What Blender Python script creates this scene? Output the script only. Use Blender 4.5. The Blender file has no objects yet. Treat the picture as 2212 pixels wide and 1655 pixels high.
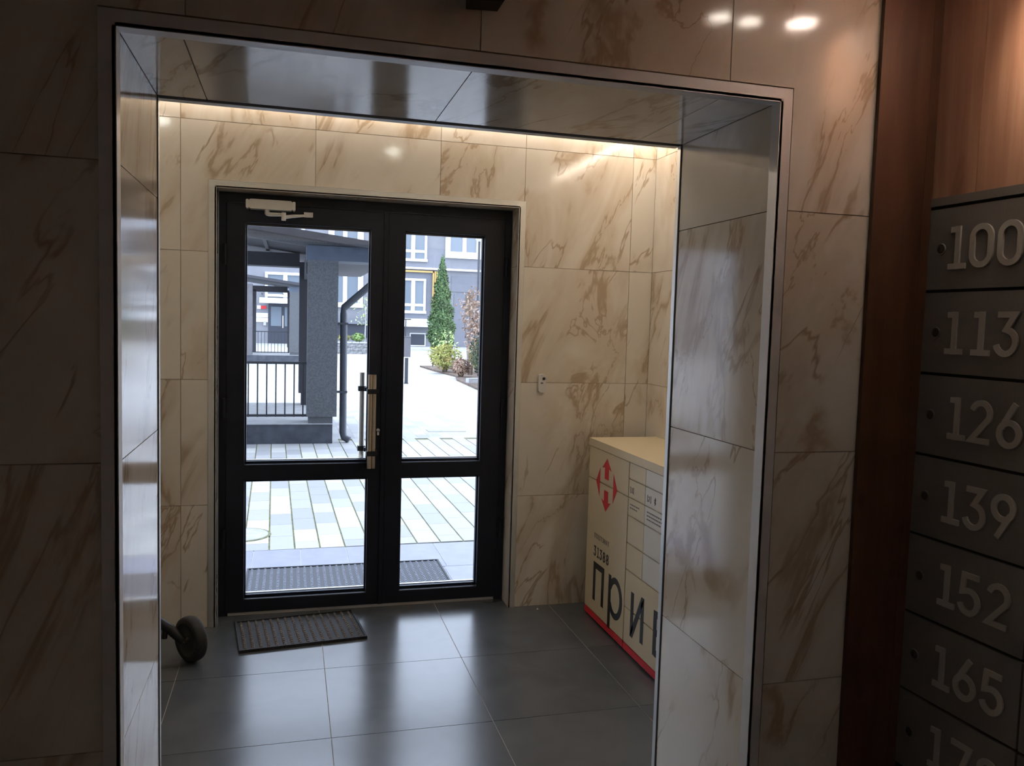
import bpy, math, random
from math import sin, cos, pi, radians
from mathutils import Vector, Matrix
random.seed(7)
SC = bpy.context.scene
COL = SC.collection

# ---------------------------------------------------------------- camera, sky, exposure
def make_camera():
    p, y, r = radians(-4.1505), radians(15.3301), radians(1.6532)
    fw = Vector((sin(y)*cos(p), cos(y)*cos(p), sin(p)))
    rt = fw.cross(Vector((0, 0, 1))).normalized(); up = rt.cross(fw)
    rt, up = cos(r)*rt + sin(r)*up, -sin(r)*rt + cos(r)*up
    cd = bpy.data.cameras.new('camera'); co = bpy.data.objects.new('camera', cd); COL.objects.link(co)
    m = Matrix((rt, up, -fw)).transposed().to_4x4(); m.translation = Vector((-.1545, -4.066, 1.5028))
    co.matrix_world = m
    cd.sensor_width = 36; cd.sensor_fit = 'HORIZONTAL'; cd.lens = 36*1754.54/2212
    cd.clip_start = .02; cd.clip_end = 300
    SC.camera = co
make_camera()
SC.view_settings.view_transform = 'Standard'; SC.view_settings.look = 'None'
SC.view_settings.gamma = 1; SC.view_settings.use_curve_mapping = False
SC.view_settings.exposure = 0.0
SKY, LED, DOWN, HALL = 5.5, 46.0, 45.0, 18.0
w = bpy.data.worlds.new('overcast_sky'); SC.world = w; w.use_nodes = True
w.node_tree.nodes['Background'].inputs[0].default_value = (.83, .915, 1.11, 1)
w.node_tree.nodes['Background'].inputs[1].default_value = SKY

# ---------------------------------------------------------------- materials
def srgb(r, g, b):
    f = lambda c: c/12.92 if c <= .04045 else ((c+.055)/1.055)**2.4
    return (f(r/255), f(g/255), f(b/255), 1)
class NT:
    def __init__(s, name):
        s.m = bpy.data.materials.new(name); s.m.use_nodes = True
        s.t = s.m.node_tree; s.p = s.t.nodes['Principled BSDF']
    def n(s, typ, **k):
        nd = s.t.nodes.new(typ)
        for a, v in k.items(): setattr(nd, a, v)
        return nd
    def l(s, a, b): s.t.links.new(a, b)
    def math(s, op, a, b=None, clamp=False):
        nd = s.n('ShaderNodeMath', operation=op); nd.use_clamp = clamp
        for i, v in enumerate((a, b)):
            if v is None: continue
            if isinstance(v, (int, float)): nd.inputs[i].default_value = v
            else: s.l(v, nd.inputs[i])
        return nd.outputs[0]
    def noise(s, vec, scale, detail=3, rough=.5, dist=0):
        nd = s.n('ShaderNodeTexNoise'); nd.inputs['Scale'].default_value = scale; nd.inputs['Detail'].default_value = detail
        nd.inputs['Roughness'].default_value = rough; nd.inputs['Distortion'].default_value = dist
        s.l(vec, nd.inputs['Vector']); return nd.outputs['Fac']
    def remap(s, v, a, b, c, d, smooth=True):
        nd = s.n('ShaderNodeMapRange', interpolation_type='SMOOTHSTEP' if smooth else 'LINEAR')
        s.l(v, nd.inputs[0])
        for i, x in enumerate((a, b, c, d)):
            if isinstance(x, (int, float)): nd.inputs[i+1].default_value = x
            else: s.l(x, nd.inputs[i+1])
        return nd.outputs[0]
    def mix(s, f, a, b):
        nd = s.n('ShaderNodeMix', data_type='RGBA')
        for i, v in ((0, f), (6, a), (7, b)):
            if isinstance(v, (int, float)): nd.inputs[i].default_value = v
            elif isinstance(v, tuple): nd.inputs[i].default_value = v
            else: s.l(v, nd.inputs[i])
        return nd.outputs[2]
    def bump(s, h, strength, dist=.01):
        nd = s.n('ShaderNodeBump'); nd.inputs['Strength'].default_value = strength; nd.inputs['Distance'].default_value = dist
        s.l(h, nd.inputs['Height']); s.l(nd.outputs[0], s.p.inputs['Normal'])
    def coords(s, rnd=0.0):
        tc = s.n('ShaderNodeTexCoord').outputs['Object']
        if not rnd: return tc
        oi = s.n('ShaderNodeObjectInfo').outputs['Random']
        cx = s.n('ShaderNodeCombineXYZ')
        for i, k in enumerate((1, 1.73, .57)): s.l(s.math('MULTIPLY', oi, rnd*k), cx.inputs[i])
        va = s.n('ShaderNodeVectorMath', operation='ADD'); s.l(tc, va.inputs[0]); s.l(cx.outputs[0], va.inputs[1])
        return va.outputs[0]
    def mapping(s, v, rot=(0, 0, 0), scale=(1, 1, 1)):
        nd = s.n('ShaderNodeMapping'); nd.inputs['Rotation'].default_value = rot; nd.inputs['Scale'].default_value = scale
        s.l(v, nd.inputs['Vector']); return nd.outputs[0]
def plain(name, col, rough=.5, metal=0.0, grain=0.0, gscale=200, bump=0.0, spec=.5):
    a = NT(name); col = tuple(col)[:3]+(1,)
    a.p.inputs['Roughness'].default_value = rough; a.p.inputs['Metallic'].default_value = metal
    a.p.inputs['Specular IOR Level'].default_value = spec
    a.p.inputs['Base Color'].default_value = col
    if grain or bump:
        n = a.noise(a.coords(), gscale, 4, .6)
        if grain:
            d = tuple(c*(1-grain) for c in col[:3])+(1,); u = tuple(min(1, c*(1+grain)) for c in col[:3])+(1,)
            a.l(a.mix(a.remap(n, .3, .7, 0, 1), d, u), a.p.inputs['Base Color'])
        if bump: a.bump(n, bump, .003)
    return a.m
def emit(name, col, strength):
    a = NT(name); a.p.inputs['Base Color'].default_value = (.8, .8, .8, 1)
    a.p.inputs['Emission Color'].default_value = tuple(col)+(1,); a.p.inputs['Emission Strength'].default_value = strength
    return a.m
def marble(name):
    a = NT(name); v = a.coords(41.0)
    rv = a.mapping(v, (0, radians(-17), 0)); m = a.mapping(rv, (0, 0, 0), (1.9, 1, .72))
    n1 = a.noise(m, 1.15, 6, .56, .75); r1 = a.math('ABSOLUTE', a.math('SUBTRACT', n1, .5))
    wid = a.remap(a.noise(v, 2.6, 3, .6), .38, .70, .004, .050)
    msk = a.remap(a.noise(v, 1.9, 2), .40, .50, 0, 1)
    vein = a.math('MULTIPLY', a.remap(r1, 0, wid, 1, 0), msk)
    m2 = a.mapping(a.mapping(v, (0, radians(-25), 0)), (0, 0, 0), (2.0, 1, .6))
    n2 = a.noise(m2, 1.6, 5, .55, .5); r2 = a.math('ABSOLUTE', a.math('SUBTRACT', n2, .52))
    vein2 = a.math('MULTIPLY', a.remap(r2, 0, .013, .75, 0), a.remap(a.noise(v, 2.4, 2), .47, .58, 0, 1))
    halo = a.math('MULTIPLY', a.remap(r1, 0, .12, .5, 0), msk)
    cloud = a.remap(a.noise(v, 3.0, 4, .6), .35, .75, 0, .35)
    f = a.math('MAXIMUM', a.math('MULTIPLY', vein, .66), vein2)
    c = a.mix(cloud, (.76, .71, .63, 1), (.68, .615, .52, 1))
    c = a.mix(halo, c, (.55, .44, .31, 1))
    c = a.mix(f, c, (.37, .255, .145, 1))
    a.l(c, a.p.inputs['Base Color'])
    a.p.inputs['Roughness'].default_value = .11
    a.bump(a.noise(v, 60, 3, .6), .05, .002)
    return a.m
def wood(name, c0, c1, c2, rough):
    a = NT(name); v = a.coords(23.0)
    m = a.mapping(v, (0, 0, 0), (14, 14, .9))
    g = a.noise(m, 1.6, 6, .6, .5)
    k = a.noise(a.mapping(v, (0, 0, 0), (6, 6, 1.2)), 1.1, 3, .5, 1.5)
    c = a.mix(a.remap(g, .3, .7, 0, 1), c0, c1)
    c = a.mix(a.remap(k, .60, .76, 0, .85), c, c2)
    kn = a.n('ShaderNodeTexVoronoi'); kn.inputs['Scale'].default_value = 1.0; a.l(a.mapping(v, (0, 0, 0), (7, 7, 4.2)), kn.inputs['Vector'])
    c = a.mix(a.remap(kn.outputs['Distance'], .05, .13, .8, 0), c, c2)
    a.l(c, a.p.inputs['Base Color']); a.p.inputs['Roughness'].default_value = rough
    a.bump(g, .15, .002); return a.m
def brushed(name, col, rough, metal=1.0):
    a = NT(name); v = a.coords()
    n = a.noise(a.mapping(v, (0, 0, 0), (1, 400, 60)), 2, 2)
    a.p.inputs['Base Color'].default_value = tuple(col)+(1,); a.p.inputs['Metallic'].default_value = metal
    a.l(a.remap(n, .3, .7, rough*.8, rough*1.2), a.p.inputs['Roughness']); return a.m
def floor_tile():
    a = NT('floor_porcelain'); v = a.coords(17.0)
    n = a.noise(v, 4, 2, .5, .4)
    a.l(a.mix(a.remap(n, .25, .75, 0, 1), (.068, .076, .086, 1), (.090, .099, .109, 1)), a.p.inputs['Base Color'])
    a.p.inputs['Roughness'].default_value = .245; a.p.inputs['IOR'].default_value = 1.62
    return a.m
def paver_mat():
    a = NT('granite_paver'); oi = a.n('ShaderNodeObjectInfo').outputs['Random']; v = a.coords(9.0)
    cr = a.n('ShaderNodeValToRGB'); cr.color_ramp.interpolation = 'CONSTANT'; e = cr.color_ramp.elements
    e[0].color = (.36, .355, .345, 1); e[1].position = .30; e[1].color = (.50, .49, .46, 1)
    for p, c in ((.55, (.41, .405, .395, 1)), (.78, (.30, .30, .305, 1))):
        x = e.new(p); x.color = c
    a.l(oi, cr.inputs[0])
    n = a.noise(a.mapping(v, (0, 0, 0), (1, 12, 1)), 7, 4)
    a.l(a.mix(a.remap(n, .3, .7, 0, .22), cr.outputs[0], (.28, .28, .27, 1)), a.p.inputs['Base Color'])
    a.p.inputs['Roughness'].default_value = .6; return a.m
def far_paving():
    a = NT('far_paving'); v = a.coords()
    b = a.n('ShaderNodeTexBrick'); b.offset = .5
    a.l(a.mapping(v, (0, 0, pi/2), (1, 1, 1)), b.inputs['Vector'])
    for k, x in (('Scale', 1.0), ('Mortar Size', .004), ('Brick Width', .33), ('Row Height', .161), ('Bias', 0.0)): b.inputs[k].default_value = x
    b.inputs['Color1'].default_value = (.45, .445, .43, 1); b.inputs['Color2'].default_value = (.30, .30, .305, 1); b.inputs['Mortar'].default_value = (.28, .28, .25, 1)
    a.l(b.outputs['Color'], a.p.inputs['Base Color']); a.p.inputs['Roughness'].default_value = .65; return a.m
def glass(name, tint, refl):
    a = NT(name); t = a.t; t.nodes.remove(a.p)
    tr = a.n('ShaderNodeBsdfTransparent'); tr.inputs[0].default_value = tint
    gl = a.n('ShaderNodeBsdfGlossy'); gl.inputs['Roughness'].default_value = .02; gl.inputs[0].default_value = (1, 1, 1, 1)
    fr = a.n('ShaderNodeFresnel'); fr.inputs[0].default_value = 1.45
    mx = a.n('ShaderNodeMixShader'); a.l(a.math('MULTIPLY', fr.outputs[0], refl), mx.inputs[0])
    a.l(tr.outputs[0], mx.inputs[1]); a.l(gl.outputs[0], mx.inputs[2])
    a.l(mx.outputs[0], t.nodes['Material Output'].inputs[0]); return a.m
def leafy(name, c0, c1, c2=None):
    a = NT(name); v = a.coords(5.0)
    n = a.noise(v, 5, 3, .7); c = a.mix(a.remap(n, .35, .65, 0, 1), c0, c1)
    if c2: c = a.mix(a.remap(a.noise(v, 2.3, 2), .5, .65, 0, 1), c, c2)
    a.l(c, a.p.inputs['Base Color']); a.p.inputs['Roughness'].default_value = .7
    a.p.inputs['Specular IOR Level'].default_value = .2
    return a.m
M = dict(
    marble=marble('polished_marble_porcelain'), grout=plain('beige_grout', (.34, .27, .19), .9),
    fgrout=plain('pale_floor_grout', (.30, .29, .27), .9), floor=floor_tile(),
    alu=brushed('brushed_aluminium', (.74, .73, .735), .45, .2), alu_white=brushed('satin_aluminium', (.70, .69, .65), .42, .85),
    black=plain('black_plastic', (.012, .012, .013), .5), gap=plain('dark_joint', (.02, .018, .016), .9),
    rubber=plain('black_rubber', (.016, .016, .017), .75, grain=.3, gscale=90), ribs=plain('dusty_rubber_rib', (.12, .105, .09), .8, grain=.4, gscale=120),
    ribs_out=plain('wet_grey_rubber_rib', (0.170, 0.180, 0.210), .65, grain=.3, gscale=120), rubber_out=plain('outdoor_rubber', (0.045, 0.047, 0.054), .7),
    anthracite=plain('anthracite_powder_coat', (.010, .0122, .021), .42, spec=.3), glass=glass('door_glass', (.93, .96, .98, 1), 1.0),
    steel=plain('brushed_steel', (.66, .60, .51), .33, 1.0), white=plain('white_plastic', (.72, .71, .68), .45),
    cream=plain('cream_powder_coat', (.62, .525, .355), .42, grain=.05, gscale=300), cream2=plain('pale_panel_coat', (.64, .61, .54), .42),
    red=plain('red_print', srgb(200, 40, 48), .5), ink=plain('black_print', (.018, .017, .018), .5), greyink=plain('grey_print', (.16, .15, .14), .6),
    wood=wood('knotty_wood_veneer', (.42, .205, .125, 1), (.57, .32, .205, 1), (.24, .11, .055, 1), .38),
    darkwood=wood('dark_brown_wood', (.088, .036, .018, 1), (.125, .055, .028, 1), (.05, .02, .012, 1), .42),
    mail=plain('warm_grey_lacquer', (.205, .185, .168), .55, grain=.06, gscale=400), digit=plain('light_grey_numeral', (.52, .485, .43), .5),
    lock=plain('dark_nickel_lock', (.10, .085, .07), .4, .6),
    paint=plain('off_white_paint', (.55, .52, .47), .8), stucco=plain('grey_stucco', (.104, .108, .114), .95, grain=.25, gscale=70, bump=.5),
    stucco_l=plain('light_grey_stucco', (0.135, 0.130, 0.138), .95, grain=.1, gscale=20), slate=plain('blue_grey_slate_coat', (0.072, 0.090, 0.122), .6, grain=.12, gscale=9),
    plinth=plain('dark_plinth_render', (0.065, 0.071, 0.084), .9, grain=.25, gscale=7), soffit_shade=plain('soffit_and_rear_shade', (.055, .055, .063), .85, grain=.1, gscale=30),  # soffit colour doubles as painted shade on the porch's rear members
    pipe=plain('graphite_pipe', (0.048, 0.053, 0.064), .45), rail=plain('black_iron_rail', (.03, .032, .038), .5),
    facade=plain('blue_grey_facade_render', (.185, .188, .205), .9, grain=.05, gscale=3), facade_d=plain('darker_facade_render', (0.145, 0.150, 0.172), .9, grain=.05, gscale=3),
    winwhite=plain('white_window_surround', (0.697, 0.705, 0.722), .5), pane=plain('reflection_tinted_pane', (0.150, 0.176, 0.203), .12),  # pane base colour carries the bluish window reflection
    gold=plain('golden_cladding', (0.496, 0.304, 0.096), .5), navy=plain('dark_navy_door', (.035, .04, .055), .35),
    paver=paver_mat(), farpave=far_paving(), moss=plain('mossy_joint', (.17, .17, .08), .95, grain=.4, gscale=30),
    porchtile=plain('blue_grey_porch_tile', (.235, .240, .285), .55, grain=.06, gscale=8), whitejoint=plain('white_joint', (0.600, 0.600, 0.592), .9),
    concrete=plain('pale_concrete', (0.375, 0.375, 0.375), .9, grain=.12, gscale=14), soil=plain('brown_soil', (0.105, 0.075, 0.056), 1, grain=.5, gscale=14),
    bark=plain('brown_bark', (.12, .085, .06), .95, grain=.4, gscale=25), stone=plain('grey_gabion_stone', (.20, .20, .20), .9, grain=.5, gscale=9, bump=.5),
    conifer=leafy('conifer_scales', (.055, .10, .040, 1), (.12, .19, .075, 1), (.08, .12, .06, 1)),
    beech=leafy('dry_copper_leaves', (.30, .19, .125, 1), (.42, .31, .24, 1), (.20, .14, .11, 1)), yellow=leafy('yellow_green_leaves', (.22, .25, .07, 1), (.42, .40, .12, 1), (.36, .26, .10, 1)),
    ever=leafy('dark_evergreen_leaves', (.025, .045, .028, 1), (.06, .085, .05, 1)), green=leafy('low_green_leaves', (.10, .20, .06, 1), (.26, .34, .12, 1)), lime=leafy('lime_leaves', (.36, .50, .18, 1), (.50, .62, .28, 1)),
    led=emit('led_strip_light', (1, .855, .71), LED), down=emit('cool_downlight', (.93, 1, .90), DOWN), hall=emit('warm_downlight', (1, .80, .69), HALL), hall_fill=emit('rear_fill_light', (1, .81, .72), 50), hall2=emit('dim_downlight', (1, .88, .74), HALL*.6),
    exterior=plain('exterior_render', (0.240, 0.248, 0.264), .9), fabric=plain('charcoal_stroller_fabric', (.03, .03, .035), .9, grain=.3, gscale=150),
)

# ---------------------------------------------------------------- mesh helpers
class MB:
    def __init__(s): s.v = []; s.f = []
    def add(s, vs, fs):
        b = len(s.v); s.v += [tuple(x) for x in vs]; s.f += [tuple(i+b for i in f) for f in fs]; return s
    def box(s, x0, x1, y0, y1, z0, z1):
        return s.add([(x, y, z) for z in (z0, z1) for y in (y0, y1) for x in (x0, x1)],
                     [(0, 2, 3, 1), (4, 5, 7, 6), (0, 1, 5, 4), (2, 6, 7, 3), (0, 4, 6, 2), (1, 3, 7, 5)])
    def prism(s, poly, y0, y1):           # polygon in x,z extruded along y; counter-clockwise seen from -y
        n = len(poly)
        vs = [(x, y0, z) for x, z in poly]+[(x, y1, z) for x, z in poly]
        return s.add(vs, [tuple(range(n)), tuple(range(2*n-1, n-1, -1))]+[((i+1) % n, i, i+n, (i+1) % n+n) for i in range(n)])
    def tube(s, pts, r, n=8, caps=True):
        pts = [Vector(p) for p in pts]; rs = r if isinstance(r, (list, tuple)) else [r]*len(pts)
        vs = []; fs = []; ref = None
        for i, p in enumerate(pts):
            d = (pts[min(i+1, len(pts)-1)]-pts[max(i-1, 0)]).normalized()
            if ref is None: ref = Vector((0, 0, 1)) if abs(d.z) < .9 else Vector((1, 0, 0))
            a = d.cross(ref).normalized(); b = d.cross(a)
            vs += [p+rs[i]*(cos(2*pi*k/n)*a+sin(2*pi*k/n)*b) for k in range(n)]; ref = a.cross(d)
        for i in range(len(pts)-1):
            fs += [(i*n+k, i*n+(k+1) % n, (i+1)*n+(k+1) % n, (i+1)*n+k) for k in range(n)]
        if caps: fs += [tuple(range(n-1, -1, -1)), tuple((len(pts)-1)*n+k for k in range(n))]
        return s.add(vs, fs)
    def lathe(s, prof, c=(0, 0, 0), n=20, axis='z'):
        vs = []; m = len(prof)
        for k in range(n):
            t = 2*pi*k/n
            for r, h in prof:
                q = (r*cos(t), r*sin(t), h)
                if axis == 'x': q = (q[2], q[0], q[1])
                if axis == 'y': q = (q[1], q[2], q[0])
                vs.append((q[0]+c[0], q[1]+c[1], q[2]+c[2]))
        fs = [(k*m+i, ((k+1) % n)*m+i, ((k+1) % n)*m+i+1, k*m+i+1) for k in range(n) for i in range(m-1)]
        if prof[0] == prof[-1]: return s.add(vs, fs)
        if prof[0][0] > 0: fs.append(tuple(k*m for k in range(n-1, -1, -1)))
        if prof[-1][0] > 0: fs.append(tuple(k*m+m-1 for k in range(n)))
        return s.add(vs, fs)
    def ribbon(s, pts, wd, y0, y1, closed=False):   # stroke in the x,z plane, thickness from y0 to y1
        P = [Vector((p[0], p[1])) for p in pts]; n = len(P); L = []; R = []
        for i in range(n):
            a = P[i]-P[i-1] if (i > 0 or closed) else None; b = P[(i+1) % n]-P[i] if (i < n-1 or closed) else None
            if a is None: a = b
            if b is None: b = a
            a = a.normalized(); b = b.normalized()
            na = Vector((-a.y, a.x)); nb = Vector((-b.y, b.x)); m = na+nb
            m = na if m.length < 1e-4 else m.normalized(); k = wd/2/max(.45, m.dot(na))
            L.append(P[i]+m*k); R.append(P[i]-m*k)
        vs = [(q.x, y, q.y) for q4 in zip(L, R) for y in (y0, y1) for q in q4]; fs = []   # per point: L0 R0 L1 R1
        for i in range(n if closed else n-1):
            j = (i+1) % n; A = 4*i; B = 4*j
            fs += [(A, A+1, B+1, B), (A+3, A+2, B+2, B+3), (A+2, A, B, B+2), (A+1, A+3, B+3, B+1)]
        if not closed: fs += [(1, 0, 2, 3), (4*n-4, 4*n-3, 4*n-1, 4*n-2)]
        return s.add(vs, fs)
    def mesh(s, name, mat, smooth=False):
        me = bpy.data.meshes.new(name); me.from_pydata(s.v, [], s.f); me.update()
        if mat: me.materials.append(mat)
        if smooth:
            for p in me.polygons: p.use_smooth = True
            me.set_sharp_from_angle(angle=radians(40))
        return me
def link(name, me, parent=None, loc=(0, 0, 0), rot=(0, 0, 0)):
    o = bpy.data.objects.new(name, me); COL.objects.link(o); o.parent = parent; o.location = loc; o.rotation_euler = rot; return o
def obj(name, mb, mat, parent=None, loc=(0, 0, 0), rot=(0, 0, 0), smooth=False):
    return link(name, mb.mesh(name, M[mat] if isinstance(mat, str) else mat, smooth), parent, loc, rot)
def tag(o, label=None, cat=None, group=None, kind=None):
    for k, v in (('label', label), ('category', cat), ('group', group), ('kind', kind)):
        if v: o[k] = v
    return o
def thing(name, label, cat, loc=(0, 0, 0), rotz=0, group=None):
    return tag(link(name, None, None, loc, (0, 0, rotz)), label, cat, group)
def struct(name, mb, mat, loc=(0, 0, 0), rot=(0, 0, 0)):
    return tag(obj(name, mb, mat, None, loc, rot) if mb else link(name, None, None, loc, rot), kind='structure')
def dup_tree(r, loc, label=None, rotz=None):
    def cp(o, par):
        c = o.copy(); COL.objects.link(c)
        if par: c.parent = par
        for ch in o.children: cp(ch, c)
        return c
    kids = r.children; c = cp(r, None); c.location = loc
    if label: c['label'] = label
    if rotz is not None: c.rotation_euler = (0, 0, rotz)
    return c
_tm = {}
def tile(parent, ox, oz, poly, name='tile', mat='marble', loc=(0, 0, 0), rot=(0, 0, 0), th=.008):
    """wall tile: poly in the tile's own x,z plane, face at y=0 looking to -y"""
    key = (mat, tuple((round(a, 4), round(b, 4)) for a, b in poly))
    if key not in _tm:
        g = .0012; cx = sum(p[0] for p in poly)/len(poly); me = MB().prism(inset(poly, g), 0, th).mesh(name, M[mat]); _tm[key] = me
    return link(name, _tm[key], parent, loc, rot)
def inset(poly, g):
    n = len(poly); out = []
    for i in range(n):
        p0, p, p1 = poly[i-1], poly[i], poly[(i+1) % n]
        a = Vector((p[0]-p0[0], p[1]-p0[1])).normalized(); b = Vector((p1[0]-p[0], p1[1]-p[1])).normalized()
        na = Vector((-a.y, a.x)); nb = Vector((-b.y, b.x)); q = Vector(p)+g*(na+nb)/(1+na.dot(nb)) if na.dot(nb) > -.99 else Vector(p)
        out.append((q.x, q.y))
    return out
def cells(xs, zs, hole=None):
    """tile outlines for a grid, less a doorway (x0,x1,top)"""
    for x0, x1 in zip(xs, xs[1:]):
        for z0, z1 in zip(zs, zs[1:]):
            if hole is None or x1 <= hole[0]+1e-6 or x0 >= hole[1]-1e-6 or z0 >= hole[2]-1e-6:
                yield (x0, z0), [(0, 0), (x1-x0, 0), (x1-x0, z1-z0), (0, z1-z0)]; continue
            l = x0 < hole[0]-1e-6; r = x1 > hole[1]+1e-6; t = z1 > hole[2]+1e-6; W = x1-x0; Hh = z1-z0; ht = hole[2]-z0
            if t and l and not r: yield (x0, z0), [(0, 0), (hole[0]-x0, 0), (hole[0]-x0, ht), (W, ht), (W, Hh), (0, Hh)]
            elif t and r and not l: yield (x0, z0), [(0, ht), (hole[1]-x0, ht), (hole[1]-x0, 0), (W, 0), (W, Hh), (0, Hh)]
            elif t and not l and not r: yield (x0, hole[2]), [(0, 0), (W, 0), (W, Hh-ht), (0, Hh-ht)]
            elif l and not t: yield (x0, z0), [(0, 0), (hole[0]-x0, 0), (hole[0]-x0, Hh), (0, Hh)]
            elif r and not t: yield (hole[1], z0), [(0, 0), (x1-hole[1], 0), (x1-hole[1], Hh), (0, Hh)]
def ushape(x0, x1, top, hx0, hx1, hz):
    return [(x0, 0), (hx0, 0), (hx0, hz), (hx1, hz), (hx1, 0), (x1, 0), (x1, top), (x0, top)]

# ---------------------------------------------------------------- measures (metres)
A, B = -2.292, -1.776                 # hall face and vestibule face of the portal wall
XL, XR, ZS = -.488, .986, 2.059       # portal opening
DL, DR, DT = -.494, .974, 2.10        # doorway in the outer wall (outer wall face at y = 0)
RW, LW = 1.7256, -1.46                # vestibule side walls
VC, HC = 2.60, 2.45                   # ceilings: vestibule, hall
HX0, HY0 = -2.6, -6.6                 # hall extent
ZJ = [0, .6, 1.2, 1.8, 2.4]
T = .008
# outer (far) wall
far = struct('wall_far', MB().prism(ushape(LW-.3, RW+.3, VC+.1, DL-.004, DR+.004, DT+.004), .004, .20), 'grout')
for (x, z), poly in cells([LW, -1.248, -.648, -.045, .56, 1.0, 1.594, RW], ZJ+[VC], (DL-.033, DR+.033, DT+.033)):
    tile(far, 0, 0, poly, loc=(x, 0, z))
# door reveal: marble cheeks and head
for (x, sgn) in ((DR, -1), (DL, 1)):
    for z0, z1 in zip(ZJ[:4], ZJ[1:4]+[DT]):
        tile(far, 0, 0, [(0, 0), (.13, 0), (.13, z1-z0), (0, z1-z0)], name='reveal_tile', loc=(x, .13 if sgn < 0 else 0, z0), rot=(0, 0, radians(-90 if sgn < 0 else 90)))
for x0, x1 in ((DL, -.045), (-.045, .56), (.56, DR)):
    tile(far, 0, 0, [(0, 0), (x1-x0, 0), (x1-x0, .13), (0, .13)], name='reveal_tile', loc=(x0, .13, DT), rot=(pi/2, 0, 0))
# vestibule side walls
wr = struct('wall_right', MB().box(RW+.004, RW+.2, A, .004, 0, VC+.1), 'grout')
for (x, z), poly in cells([0, .6, 1.2, -B], ZJ+[VC]):
    tile(wr, 0, 0, poly, loc=(RW, -x, z), rot=(0, 0, -pi/2))
wl = struct('wall_left', MB().box(LW-.2, LW-.004, A, .004, 0, VC+.1), 'grout')
for (x, z), poly in cells([0, .6, 1.2, -B], ZJ+[VC]):
    tile(wl, 0, 0, poly, loc=(LW, -x-poly[1][0], z), rot=(0, 0, pi/2))
# portal wall
near = struct('wall_near', MB().prism(ushape(HX0-.2, RW+.3, VC+.1, XL-.006, XR+.006, ZS+.006), A+.004, B-.004), 'grout')
for (x, z), poly in cells([HX0, -2.161, -1.561, -.961, -.361, .239, .847, 1.434], ZJ+[HC], (XL-.03, XR+.034, ZS+.034)):
    tile(near, 0, 0, poly, loc=(x, A, z))
LIP = .033
for z0, z1 in zip(ZJ[:4], ZJ[1:4]+[ZS]):
    p = [(0, 0), (B-A-LIP, 0), (B-A-LIP, z1-z0), (0, z1-z0)]
    tile(near, 0, 0, p, name='jamb_tile', loc=(XR, B, z0), rot=(0, 0, -pi/2))
    tile(near, 0, 0, p, name='jamb_tile', loc=(XL, A+LIP, z0), rot=(0, 0, pi/2))
for x0, x1 in zip([XL, -.368, .229, .84], [-.368, .229, .84, XR]):
    p = [(0, 0), (x1-x0, 0), (x1-x0, B-A-LIP), (0, B-A-LIP)]
    tile(near, 0, 0, p, name='soffit_tile', loc=(x0, B, ZS), rot=(pi/2, 0, 0))
for (x, z), poly in cells([LW, -.9, -.5+.0, 1.0, RW], ZJ+[VC], (XL-.03, XR+.03, ZS+.03)):   # vestibule side of the portal wall
    tile(near, 0, 0, poly, loc=(x+poly[1][0] if len(poly) == 4 else x+max(q[0] for q in poly), B, z), rot=(0, 0, pi)) if len(poly) == 4 else None
# hall side walls, rear, ceilings
hall_r = struct('wall_hall_right', MB().box(-.25, 4.4, .004, .16, 0, HC+.1), 'gap', (1.434, A, 0), (0, 0, radians(-87)))
struct('wall_hall_left', MB().box(HX0-.2, HX0, HY0, A, 0, HC+.1), 'paint')
struct('wall_hall_rear', MB().box(HX0-.2, 2.2, HY0-.2, HY0, 0, HC+.1), 'paint')
struct('ceiling', MB().box(HX0-.2, 2.2, HY0-.2, A, HC, HC+.1), 'paint')
struct('ceiling_vestibule', MB().box(LW-.2, RW+.2, B-.05, .05, VC, VC+.1), 'paint')
# floor, 0.6 m tiles
flo = struct('floor', MB().box(HX0-.2, 2.3, HY0-.2, .34, -.12, -.0015), 'fgrout')
_fm = {}
xs = [-2.8+.2]+[-2.4+.6*i for i in range(8)]+[2.2]; ys = [.20]+[-.585-.6*i for i in range(10)]+[-6.6]
for x0, x1 in zip(xs, xs[1:]):
    for y1, y0 in zip(ys, ys[1:]):
        k = (round(x1-x0, 3), round(y1-y0, 3))
        if k not in _fm: _fm[k] = MB().box(.0015, k[0]-.0015, .0015, k[1]-.0015, -.01, 0).mesh('tile', M['floor'])
        link('tile', _fm[k], flo, (x0, y0, 0))

# ---------------------------------------------------------------- trims
def frame_trim(name, x0, x1, top, face, ret, y, mat, back=False):
    """angle profile round an opening: mitred face plus a return on the inner side"""
    t = struct(name, None, None); e = .003
    fy0, fy1 = (y-e, y+.001) if not back else (y-.001, y+e)
    def part(polyf, nm): obj(nm, MB().prism(polyf, fy0, fy1), mat, t)
    part([(x0-face, 0), (x0, 0), (x0, top), (x0-face, top+face)], 'upright')
    part([(x1, 0), (x1+face, 0), (x1+face, top+face), (x1, top)], 'upright')
    part([(x0, top), (x1, top), (x1+face, top+face), (x0-face, top+face)], 'head')
    if ret:
        r0, r1 = (y-e, y+ret) if not back else (y-ret, y+e)
        obj('return', MB().box(x0-.006, x0+.002, r0, r1, 0, top), mat, t)
        obj('return', MB().box(x1-.002, x1+.006, r0, r1, 0, top), mat, t)
        obj('return', MB().box(x0, x1, r0, r1, top-.002, top+.006), mat, t)
    return t
frame_trim('trim_1', XL, XR, ZS, .031, LIP, A, 'alu')
t2 = frame_trim('trim_2', DL, DR, DT, .033, .012, 0, 'alu_white')
t3 = struct('trim_3', None, None)       # vestibule edge of the portal: dark joint, then a slim metal profile
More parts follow.
